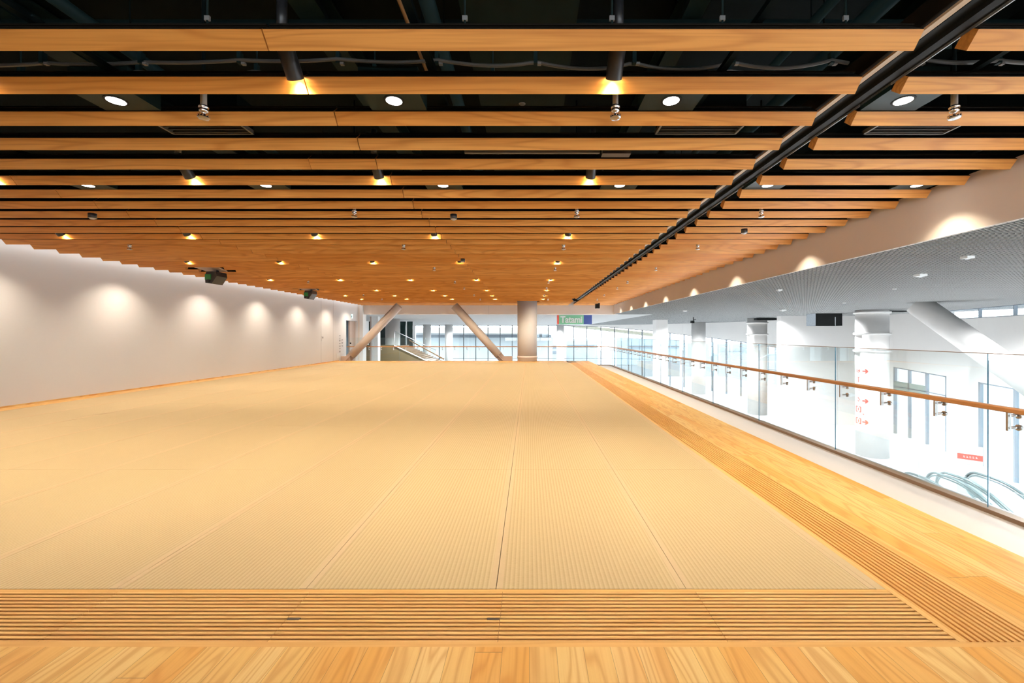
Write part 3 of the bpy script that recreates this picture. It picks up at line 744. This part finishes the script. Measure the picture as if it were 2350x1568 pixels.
# ------------------------------------------------------------------ columns and braces at the far edge of the platform
t = thing('round_column', 'thick round column at the far platform edge, between brace and hanging sign', 'column', (xat(1210, 19.84), 19.84, 0))
MB().lathe([(.455,0),(.455,1.62+E),(.45,1.62+E)], (0,0), 48).obj('shaft', M['column'], t)
MB().lathe([(.456,0),(.456,.37),(.475,.40),(.475,.46),(.456,.50)], (0,0), 48).obj('base_skirt', M['gusset2'] if 'gusset2' in M else M['brace'], t)
def brace(label, b0, t0, side):
    D = 20.1; t = thing('steel_brace', label, 'brace', (b0[0], D, 0))
    a = at(b0[0], b0[1], D) ; c = at(t0[0], t0[1], D)
    t.location = (a.x, D, 0); a0 = Vector((0,0,a.z)); c0 = Vector((c.x-a.x, 0, c.z)); ax = (c0-a0).normalized()
    MB().tube([a0+ax*.05, c0], .19, 28).obj('tube', M['brace'], t)
    m = MB(); s = ax.cross(Vector((0,1,0)))
    q = [a0-ax*.42+s*.17, a0-ax*.42-s*.17, a0+ax*.12-s*.17, a0+ax*.12+s*.17]
    m.hexa([(p.x,-.04,p.z) for p in q], [(p.x,.04,p.z) for p in q])
    q2 = [a0-ax*.42-s*.02, a0+ax*.1-s*.02, a0+ax*.1+s*.02, a0-ax*.42+s*.02]
    m.hexa([(p.x,-.2,p.z) for p in q2], [(p.x,.2,p.z) for p in q2])
    m.obj('gusset_plate', M['gusset'], t)
    x0, x1 = (0, .62) if side > 0 else (-.30, 0)
    MB().box(x0 + side*.12, x1, -.15, .15, .12, .46).obj('base_beam', M['gusset'], t)
brace('slanting steel brace leaning away from the white wall', (806,817), (916,702), -1)
brace('slanting steel brace leaning away from the round column', (1146,817), (1043,702), 1)

# ------------------------------------------------------------------ glass railings and handrails
BG, BD = 3.886, 20.45                          # glass line beside the walkway, glass line across the far end
GT = E-.167
ys = [BD-.02]; y = 3.61+1.8*9
ys = []; y = 3.61-1.8*3
while y < BD-.6: ys.append(y); y += 1.8
ys.append(BD-.02)
n = 0
for i in range(len(ys)-1):
    m = MB(); m.box(BG-.007, BG+.007, ys[i]+.004, ys[i+1]-.004, .03, GT)
    m.m = [0, 1, 1, 0, 0, 0]
    n += 1
    if ys[i+1] < 1.9: nme = 'beside the camera position'
    gp = tag(m.obj('glass_balustrade', [M['glass'], M['glassedge']]), 'clear glass railing panel beside the walkway, %s from the front' % ordinal(n), 'glass panel', 'glass panels along the walkway')
    MB().box(BG-.0075, BG+.0075, ys[i]+.004, ys[i+1]-.004, GT, GT+.006).obj('top_edge', M['shoe'], gp)
xs = [BG-.02]; x = xat(917, BD)
xs = [-8.75]; x = xat(857, BD)
while x < BG-.5: xs.append(x); x += 1.25
xs.append(BG-.012)
for i in range(len(xs)-1):
    m = MB(); m.box(xs[i]+.004, xs[i+1]-.004, BD-.008, BD+.008, .03, GT)
    m.m = [0, 1, 0, 0, 1, 0]
    tag(m.obj('glass_balustrade', [M['glass'], M['glassedge']]), 'clear glass railing panel across the far end, %s from the white wall' % ordinal(i+1), 'glass panel', 'glass panels across the far end')
m = MB(); m.box(BG-.045, BG+.045, -3.9, BD+.04, 0, .035)
tag(m.obj('glass_channel', M['shoe']), 'bronze floor channel holding the long glass railing', 'floor channel')
tag(MB().box(-8.75, BG-.046, BD-.045, BD+.045, 0, .035).obj('glass_channel', M['shoe']), 'bronze floor channel holding the far glass railing', 'floor channel')
struct(MB().box(4.02, 4.05, -3.9, 20.65, -.6, .004).obj('trim_walkway_edge', M['alu']))
t = thing('handrail', 'long orange wood handrail bracketed to the walkway glass', 'handrail', (0,0,E))
m = MB(); RX, RZ = 3.80, -.60
m.prism([(RX-.036,RZ-.014),(RX-.030,RZ-.02),(RX+.036,RZ-.02),(RX+.036,RZ+.010),(RX+.028,RZ+.02),(RX-.022,RZ+.02),(RX-.036,RZ+.012)], 'y', -3.5, BD-.05)
m.obj('rail', M['rail_y'], t)
def bracket_along_y(y):
    br = MB().box(RX-.028, RX-.002, y-.008, y+.008, RZ-.165, RZ-.02).obj('bracket', M['steel'], t)
    m = MB()
    for z in (RZ-.045, RZ-.14):
        m.tube([(RX-.012, y-.012, z), (RX-.012, y-.008, z)], .009, 12)
        m.tube([(RX-.004, y, z), (BG-.012, y, z)], .011, 12); m.tube([(BG-.026, y, z), (BG-.009, y, z)], .024, 16)
    m.obj('standoff', M['steel'], br)
y = 3.37-.605*3
while y < BD-.2: bracket_along_y(y); y += .605
t = thing('handrail', 'far orange wood handrail running behind braces and round column', 'handrail', (0,0,E))
RY = BD-.085
m = MB(); m.prism([(RY-.033,RZ-.02),(RY+.033,RZ-.02),(RY+.033,RZ+.02),(RY-.033,RZ+.02)], 'x', -8.7, RX-.04)
m.obj('rail', M['rail'], t)
x = xat(848, BD)
while x < RX-.1:
    br = MB().box(x-.008, x+.008, RY-.012, RY+.012, RZ-.165, RZ-.02).obj('bracket', M['steel'], t)
    m = MB()
    for z in (RZ-.045, RZ-.14): m.tube([(x, RY, z), (x, BD-.009, z)], .02, 10)
    m.obj('standoff', M['steel'], br); x += .585

# ------------------------------------------------------------------ hanging sign
D = 23.2
t = thing('hanging_sign', 'green and navy hanging box sign lettered Tatami', 'sign', (xat(1279.5, D), D, E))
w = xat(1339.5, D)-xat(1279.5, D); z0, z1 = zat(744, D)-E, zat(723.3, D)-E
w2 = .0
yaw = math.radians(0)
MB().box(.075, w, 0, .55, z0, z1).obj('green_panel', M['signgreen'], t)
MB().box(0, .075, 0, .55, z0, z1).obj('red_edge', M['signred'], t)
nx = xat(1358.5, D)-xat(1279.5, D)
MB().prism([(w, 0), (nx, .02), (nx, .5), (w, .55)], 'z', z0, z1).obj('navy_panel', M['signnavy'], t)
cu = bpy.data.curves.new('lettering', 'FONT'); cu.body = 'Tatami'; cu.size = .50; cu.offset = .016; cu.extrude = .004; cu.space_character = .98
cu.materials.append(M['signwhite'])
tmp = bpy.data.objects.new('tmp', cu); C.objects.link(tmp); bpy.context.view_layer.update()
me = bpy.data.meshes.new_from_object(tmp.evaluated_get(bpy.context.evaluated_depsgraph_get()))
bpy.data.objects.remove(tmp); bpy.data.curves.remove(cu)
xs_ = [v.co.x for v in me.vertices]; x_0, x_1 = min(xs_), max(xs_)
for v in me.vertices: v.co.x = (v.co.x-x_0)*(w-.24)/(x_1-x_0)
tx = link('lettering', me, t, (.155, -.006, z0+.08)); tx.rotation_euler = (PI/2, 0, 0)
m = MB()
for x in (.2, w-.15): m.tube([(x, .27, z1), (x, .27, GH+.02)], .012, 8)
m.obj('hanger', M['alu'], t)
# exit sign over the doorway
t = thing('exit_sign', 'small lit pale green exit sign above the doorway', 'exit sign', (xat(806.5, 21.3), 21.3, 0))
MB().box(-.10, .10, -.06, .06, zat(731.5, 21.3), zat(721, 21.3)).obj('case', M['white'], t)
MB().box(-.03, .095, -.068, -.06, zat(730.8, 21.3), zat(721.6, 21.3)).obj('face', M['exitglow'], t)
m = MB(); zc = zat(726.3, 21.3)
m.box(.02,.045,-.071,-.068,zc-.05,zc+.03); m.box(.012,.03,-.071,-.068,zc-.08,zc-.03); m.box(.05,.07,-.071,-.068,zc-.01,zc+.01); m.box(.03,.05,-.071,-.068,zc+.04,zc+.065)
m.obj('pictogram', M['teal'], t)
# small grey lettering and switch on the white wall
m = MB(); random.seed(3)
for cx, z0_, z1_ in ((780, 770, 808), (785.5, 779, 797)):
    y = F*WX/(cx-CX); z = zat(z0_, y)
    while z > zat(z1_, y):
        hgt = random.uniform(.04, .10)
        for q in range(3):
            m.box(WX, WX+.004, y-.08+q*.055, y-.05+q*.055, z-hgt*random.uniform(.5,1), z)
        m.box(WX, WX+.004, y-.08, y+.08, z-.012, z); z -= hgt+random.uniform(.03, .08)
tag(m.obj('wall_lettering', M['greyprint']), 'small grey vertical lettering on the white wall before the doorway', 'lettering')
t = thing('notice_card', 'small pale notice low on the white wall before the doorway', 'notice', (WX, F*WX/(776-CX), 0))
MB().box(0, .012, -.16, .16, zat(822, 20), zat(811, 20)).obj('card', M['signwhite'], t)
y = F*WX/(740-CX)
t = thing('wall_switch', 'small switch plate beside the wall panel joint', 'switch', (WX, y, 0))
MB().box(0, .012, -.07, .07, zat(783, y), zat(772, y)).obj('plate', M['wallpaint'], t); MB().box(.012, .02, -.045, .045, zat(777, y), zat(773, y)).obj('button', M['greyprint'], t)

# ------------------------------------------------------------------ lobby columns, brace, boxes
def ring_column(label, X, D, r, rings, name='lobby_column'):
    t = thing(name, label, 'column', (X, D, 0), 0, None)
    MB().lathe([(r, LF), (r, E+GH-.003)], (0,0), 40).obj('shaft', M['white'], t)
    for z in rings: MB().lathe([(r+.001, z-.06), (r+.07, z-.05), (r+.07, z+.03), (r+.001, z+.04)], (0,0), 40).obj('collar', M['white'], t)
    return t
col1 = ring_column('white lobby column with red arrows printed on it', 14.7, 18.3, .58, [zat(717.5,18.3), zat(766,18.3), zat(805.5,18.3)])
ring_column('white collared lobby column under the black duct end, second from the red arrows', 14.85, 27.8, .58, [zat(741,27.8), zat(767,27.8)])
ring_column('plain white lobby column, third from the red arrows', 14.8, 37.3, .58, [])
t = thing('lobby_pillar', 'pale square pillar behind the glass, in the middle of the long railing', 'pillar', (xat(1515, 31), 31, 0))
MB().box(-.42, .42, -.42, .42, LF, E+GH-.003).obj('shaft', M['column2'] if 'column2' in M else M['white'], t)
for px, lb in ((1286,'slim white column by the far glass front, beneath the hanging sign'), (1030,'slim white column by the far glass front, between the two braces'), (980,'slim white column by the far glass front, near the stair')):
    t = thing('lobby_column', lb, 'column', (xat(px, 46), 46, 0)); MB().lathe([(.42, LF), (.42, E+GH-.003)], (0,0), 28).obj('shaft', M['white'], t)
# red wayfinding print
ca = math.atan2(-18.3, -14.7)                   # direction from the column to the camera
def on_col(u, z, r=.584):                       # u: px across from the axis
    a = ca + math.asin(max(-.99, min(.99, u/31.)))
    return Vector((r*math.cos(a), r*math.sin(a), z))
def strip_on_col(m, u0, z0, u1, z1, w):
    p, q = on_col(u0, z0), on_col(u1, z1); d = (q-p).normalized(); nn = Vector((p.x+q.x, p.y+q.y, 0)).normalized(); s = d.cross(nn)*w
    m.hexa([p+s, p-s, q-s, q+s], [p+s+nn*.006, p-s+nn*.006, q-s+nn*.006, q+s+nn*.006])
m = MB()
for py in (853, 922, 971):
    z = zat(py, 17.9); strip_on_col(m, -17, z, -7, z, .026); strip_on_col(m, -12, z+.085, -7, z, .026); strip_on_col(m, -12, z-.085, -7, z, .026)
m.obj('arrow_print', M['pink'], col1)
m = MB()
def zz(py): return zat(py, 17.9)
for (u0, y0, u1, y1) in ((-27,848,-27,856),(-27,856,-23,856),(-22,848,-22,856),(-22,852,-25,852),(-24,868,-24,880),(-26,868,-22,868),(-23,896,-23,900),(-25,915,-21,922),(-25,922,-23,925),
                         (-28,937,-20,937),(-28,937,-28,949),(-20,937,-20,949),(-28,949,-20,949),(-24,940,-24,946),(-28,964,-20,964),(-28,964,-28,976),(-20,964,-20,976),(-28,976,-20,976),(-24,967,-24,973),(-16,952,-14,954)):
    strip_on_col(m, u0, zz(y0), u1, zz(y1), .016)
m.obj('pictogram_print', M['pink'], col1)
pa, pb = at(2104, 697, 14.0), at(2440, 934, 11.6)
t = thing('diagonal_tube', 'huge white diagonal tube crossing the lobby wall', 'structural tube', pa)
MB().tube([(0,0,0), pb-pa], .345, 36).obj('tube', M['white'], t)
# dark box hung under the lattice
t = thing('ceiling_unit', 'black box with mottled grey side hung under the lattice ceiling', 'ceiling unit', (0,0,E))
x0, x1 = xat(1850.5, 22), xat(1933, 21.3)
MB().box(x0+.01, x1, 21.3, 22, .42, 1.03).obj('case', M['black'], t); MB().box(x0, x0+.01, 21.3, 22, .42, 1.03).obj('side_panel', M['greytex'], t)
MB().box(xat(1917,21.29)-.015, xat(1917,21.29)+.015, 21.285, 21.3, .42, .85).obj('seam_strip', M['alu'], t)
tag(MB().box(xat(1734,27), xat(1779,27), 26.8, 27.2, zat(735,27), zat(730.5,27)).obj('duct_end', M['black']), 'flat black duct end above the collared lobby column', 'duct')
tag(MB().box(xat(2021,18.9), xat(2082,18.9), 18.8, 19.2, zat(716,18.9), zat(710.5,18.9)).obj('duct_end', M['black']), 'flat black duct end beside the red arrow column', 'duct')

# ------------------------------------------------------------------ far stair, dark glass and landing
t = thing('square_post', 'white square post behind the far glass, left of the stair', 'post', (xat(862.5, 25), 25, 0))
MB().box(-.19, .19, -.19, .19, LF, E+GH-.003).obj('shaft', M['white'], t); 
MB().box(-.30, -.19, -.12, .19, LF, E+GH-.003).obj('shaded_side', M['gusset'], t)  # shade on the post's left face, put into a darker strip
t = thing('round_column', 'thick grey round column behind the stair landing', 'column', (xat(901, 29), 29, 0)); MB().lathe([(.475, LF), (.475, E+GH-.003)], (0,0), 40).obj('shaft', M['column'], t)
D = 27.0
struct(MB().box(xat(820,D)-2, xat(906,D), D, D+.2, LF, zat(792,D)).obj('wall_landing', M['olive']))
b = MB(); b.prism([(xat(906,D), zat(793,D)), (xat(990,D), zat(833.5,D)), (xat(990,D), LF), (xat(906,D), LF)], 'y', D, D+.2)
struct(b.obj('wall_stair_side', M['olive']))
t = thing('staircase', 'timber stair descending behind the far glass railing', 'stairs', (0, D, 0))
p = lambda px, py, dd: (xat(px, D), zat(py, D)+dd)
m = MB(); m.prism([p(905,794,0), p(992,835,0), p(992,835,.06), p(905,794,.06)], 'y', -.06, 0); m.obj('stringer', M['white'], t)
m = MB(); n = 14
xa, za = p(905,794,0); xb, zb = p(1000,838.5,0)
for i in range(n):
    u = i/n; x = xa+(xb-xa)*u; z = za+(zb-za)*u
    m.box(x, x+(xb-xa)/n+.02, .2, 2.6, z-.5, z)
m.obj('treads', M['stair'], t)
m = MB(); m.prism([(xa+.2, za+.28), (xb, zb+.18), (xb, zb+.26), (xa+.2, za+.36)], 'y', 2.6, 2.7); m.obj('far_stringer', M['stair'], t)
m = MB(); m.prism([(xa, za), (xb, zb), (xb, zb+.95), (xa, za+.95)], 'y', .02, .04); m.obj('glass_guard', M['glass'], t)
m = MB(); m.tube([(xa, .03, za+.95), (xb, .03, zb+.95)], .02, 8); m.tube([(xa, .03, za), (xa, .03, za+.95)], .02, 8); m.obj('guard_rail', M['alu'], t)
tag(MB().box(xat(835,D), xat(905,D), D+.05, D+.07, zat(792,D), zat(776,D)).obj('landing_glass', M['glass']), 'clear glass guard on the stair landing', 'glass guard')
for i, (a_, c_, lb) in enumerate(((838, 849,'dark tinted glass strip nearest the white wall end'),(846.5,853,'dark narrow curtain behind the square post'),(871,890,'dark tinted glass beside the grey round column'),(918.5,931,'dark tinted glass right of the grey round column'),(934,947,'dark tinted glass above the stair flight'))):
    if i == 0: continue
    DD = 30.5
    tag(MB().box(xat(a_,DD), xat(c_,DD), DD, DD+.06, LF, zat(738,DD)).obj('tinted_glass', M['darkglass']), lb, 'tinted glass')

# ------------------------------------------------------------------ escalators and stand
def escalator(X0, X1, label):
    t = thing('escalator', label, 'escalator', ((X0+X1)/2, 12.8, LF)); hw = (X1-X0)/2
    def path(off, z):
        pts = []
        for k in range(13):                     # newel loop
            q = -PI/2 + PI*k/12
            pts.append((.36*math.cos(q)*1.0, z-.36+.36*math.sin(q)))
        pts.append((-.35, z))
        for k in range(1, 9):                   # bend into the fall
            q = math.radians(30)*k/8; pts.append((-.35-1.9*math.sin(q), z-1.9*(1-math.cos(q))))
        y, zz_ = pts[-1]
        for k in range(1, 7): pts.append((y-.9*k, zz_-.9*k*math.tan(math.radians(30))))
        return pts
    for s in (-hw, hw):
        P = path(0, 1.02)
        MB().tube([(s, a, z) for a, z in P], .05, 10, ry=.035).obj('handrail', M['escrail'], t)
        P2_ = path(0, .95)
        MB().tube([(s, a*.97-.01, z-.01) for a, z in P2_], .024, 8).obj('rail_guide', M['escmetal'], t)
        poly = [(a, z-.03) for a, z in P[6:]]; poly += [(P[-1][0], P[-1][1]-.95), (-1.2, .02), (.2, .02)]
        m = MB(); m.prism(poly, 'x', s-.006, s+.006); m.obj('glass_side', M['glass'], t)
    m = MB(); m.box(-hw+.1, hw-.1, -.6, .6, -.02, .015)
    y, z = -.6, 0.
    for k in range(14): m.box(-hw+.1, hw-.1, y-.4, y, z-.55, z-.12 if k else z); y -= .4; z -= .23*min(1, .35+.25*k)
    m.obj('steps', M['escstep'], t)
escalator(11.47, 12.25, 'escalator beyond the glass, the one closer to the railing')
escalator(12.57, 13.45, 'escalator beyond the glass, the one beside the directory stand')
t = thing('glass_guard', 'clear glass guard beside the escalator well', 'glass guard', (11.3, 0, 0))
m = MB(); m.box(-.008, .008, 8.5, 12.38, LF, E-3.69); m.m = [1 if j in (1, 2, 3) else 0 for j in range(6)]; m.obj('pane', [M['glass'], M['alu']], t)
MB().box(-.03, .03, 8.5, 12.38, LF, LF+.05).obj('floor_shoe', M['alu'], t)
t = thing('directory_stand', 'white directory stand with a pale red band beside the escalators', 'directory stand', (14.3, 13.85, LF), math.radians(-42))
MB().box(-.29, .29, -.04, .04, 0, 1.56).obj('board', M['stand'], t)
MB().box(-.29, .29, -.044, -.04, 1.12, 1.30).obj('red_band', M['pink'], t)
m = MB()
for i in range(5): m.box(-.16, .02+.03*(i % 2), -.044, -.04, .96-i*.11, .975-i*.11)
m.box(-.25,-.19,-.044,-.04,1.44,1.455); m.box(-.205,-.19,-.044,-.04,1.36,1.455); m.box(-.25,-.19,-.044,-.04,1.36,1.375)
m.obj('print', M['greyprint'], t)
m = MB()
for i in range(5): m.box(-.15+i*.07, -.11+i*.07, -.047, -.044, 1.19, 1.20); m.box(-.15+i*.07, -.12+i*.07, -.047, -.044, 1.225, 1.235)
m.obj('band_print', M['signwhite'], t)

# ------------------------------------------------------------------ outside
def building(name, label, x0, x1, y, dep, z0, z1, mat, bands, bm):
    t = thing(name, label, 'building', ((x0+x1)/2, y, 0)); hx = (x1-x0)/2
    MB().box(-hx, hx, 0, dep, z0, z1).obj('walls', mat, t)
    for za, zb in bands: MB().box(-hx+.3, hx-.3, -.15, 0, za, zb).obj('window_band', bm, t)
    return t
D = 78
building('canopied_building', 'cream banded building with dark window strips beyond the far glass', xat(940,D), xat(1268,D), D, 14, LF-4.7, zat(752,D), M['bld_white'], [(zat(775,D), zat(769,D))], M['bld_dark'])
tag(MB().prism([(xat(930,D-4), zat(764,D-4)), (xat(1272,D-4), zat(766,D-4)), (xat(1262,D-4), zat(757,D-4)), (xat(930,D-4), zat(754,D-4))], 'y', D-4, D-.4).obj('canopy', M['bld_cream']), 'long cream canopy beyond the far glass front', 'canopy')
building('office_block', 'pale blue office block outside, behind the round column', xat(1130,110), xat(1290,110), 110, 12, LF-4.7, zat(776,110), M['bld_blue'], [(zat(800,110), zat(794,110)), (zat(812,110), zat(806,110))], M['bld_dark'])
building('office_block', 'pale distant block outside, right of the hanging sign', xat(1300,120), xat(1372,120), 120, 12, LF-4.7, zat(779,120), M['bld_blue'], [(zat(797,120), zat(792,120))], M['bld_dark'])
building('office_block', 'pale blue block outside, behind the middle of the long railing', xat(1440,95), xat(1560,95), 95, 12, LF-4.7, zat(775,95), M['bld_blue'], [(zat(800,95), zat(793,95))], M['bld_dark'])
building('office_block', 'low pale block outside the curved glass front', xat(1630,70), xat(1800,70), 70, 12, LF-4.7, zat(790,70), M['bld_white'], [(zat(806,70), zat(800,70))], M['bld_blue'])
tag(MB().prism([(xat(1300,60), zat(751,60)), (xat(1540,52), zat(775,52)), (xat(1540,52), zat(768,52)), (xat(1300,60), zat(746,60))], 'y', 54, 58).obj('canopy', M['bld_cream']), 'cream sloping canopy outside the curved glass front', 'canopy')

# ------------------------------------------------------------------ daylight
wd_ = bpy.data.worlds.new('daylight'); bpy.context.scene.world = wd_; wd_.use_nodes = True
nt = wd_.node_tree; bgn = nt.nodes['Background']
tc = nt.nodes.new('ShaderNodeTexCoord'); sx = nt.nodes.new('ShaderNodeSeparateXYZ'); nt.links.new(tc.outputs['Generated'], sx.inputs[0])
rp = nt.nodes.new('ShaderNodeValToRGB'); nt.links.new(sx.outputs[2], rp.inputs[0])
rp.color_ramp.elements[0].color = (.92,.96,1,1); rp.color_ramp.elements[1].color = (.84,.92,1,1)
nt.links.new(rp.outputs[0], bgn.inputs[0]); bgn.inputs[1].default_value = 8

# ------------------------------------------------------------------ camera
cam = bpy.data.cameras.new('camera'); co = bpy.data.objects.new('camera', cam); C.objects.link(co)
co.location = (0, 0, E); co.rotation_euler = (PI/2, 0, 0)
cam.sensor_width = 36; cam.lens = F/2350*36
cam.shift_x = -(CX-1175)/2350; cam.shift_y = -(784-CY)/2350
cam.clip_end = 600; cam.clip_start = .05
sc = bpy.context.scene; sc.camera = co
sc.view_settings.view_transform = 'Standard'; sc.view_settings.look = 'None'; sc.view_settings.exposure = .34; sc.view_settings.gamma = 1
sc.view_settings.use_curve_mapping = False
sc.cycles.max_bounces = 9; sc.cycles.diffuse_bounces = 4; sc.cycles.glossy_bounces = 3; sc.cycles.transparent_max_bounces = 16
sc.cycles.caustics_reflective = False; sc.cycles.caustics_refractive = False; sc.cycles.sample_clamp_indirect = 4
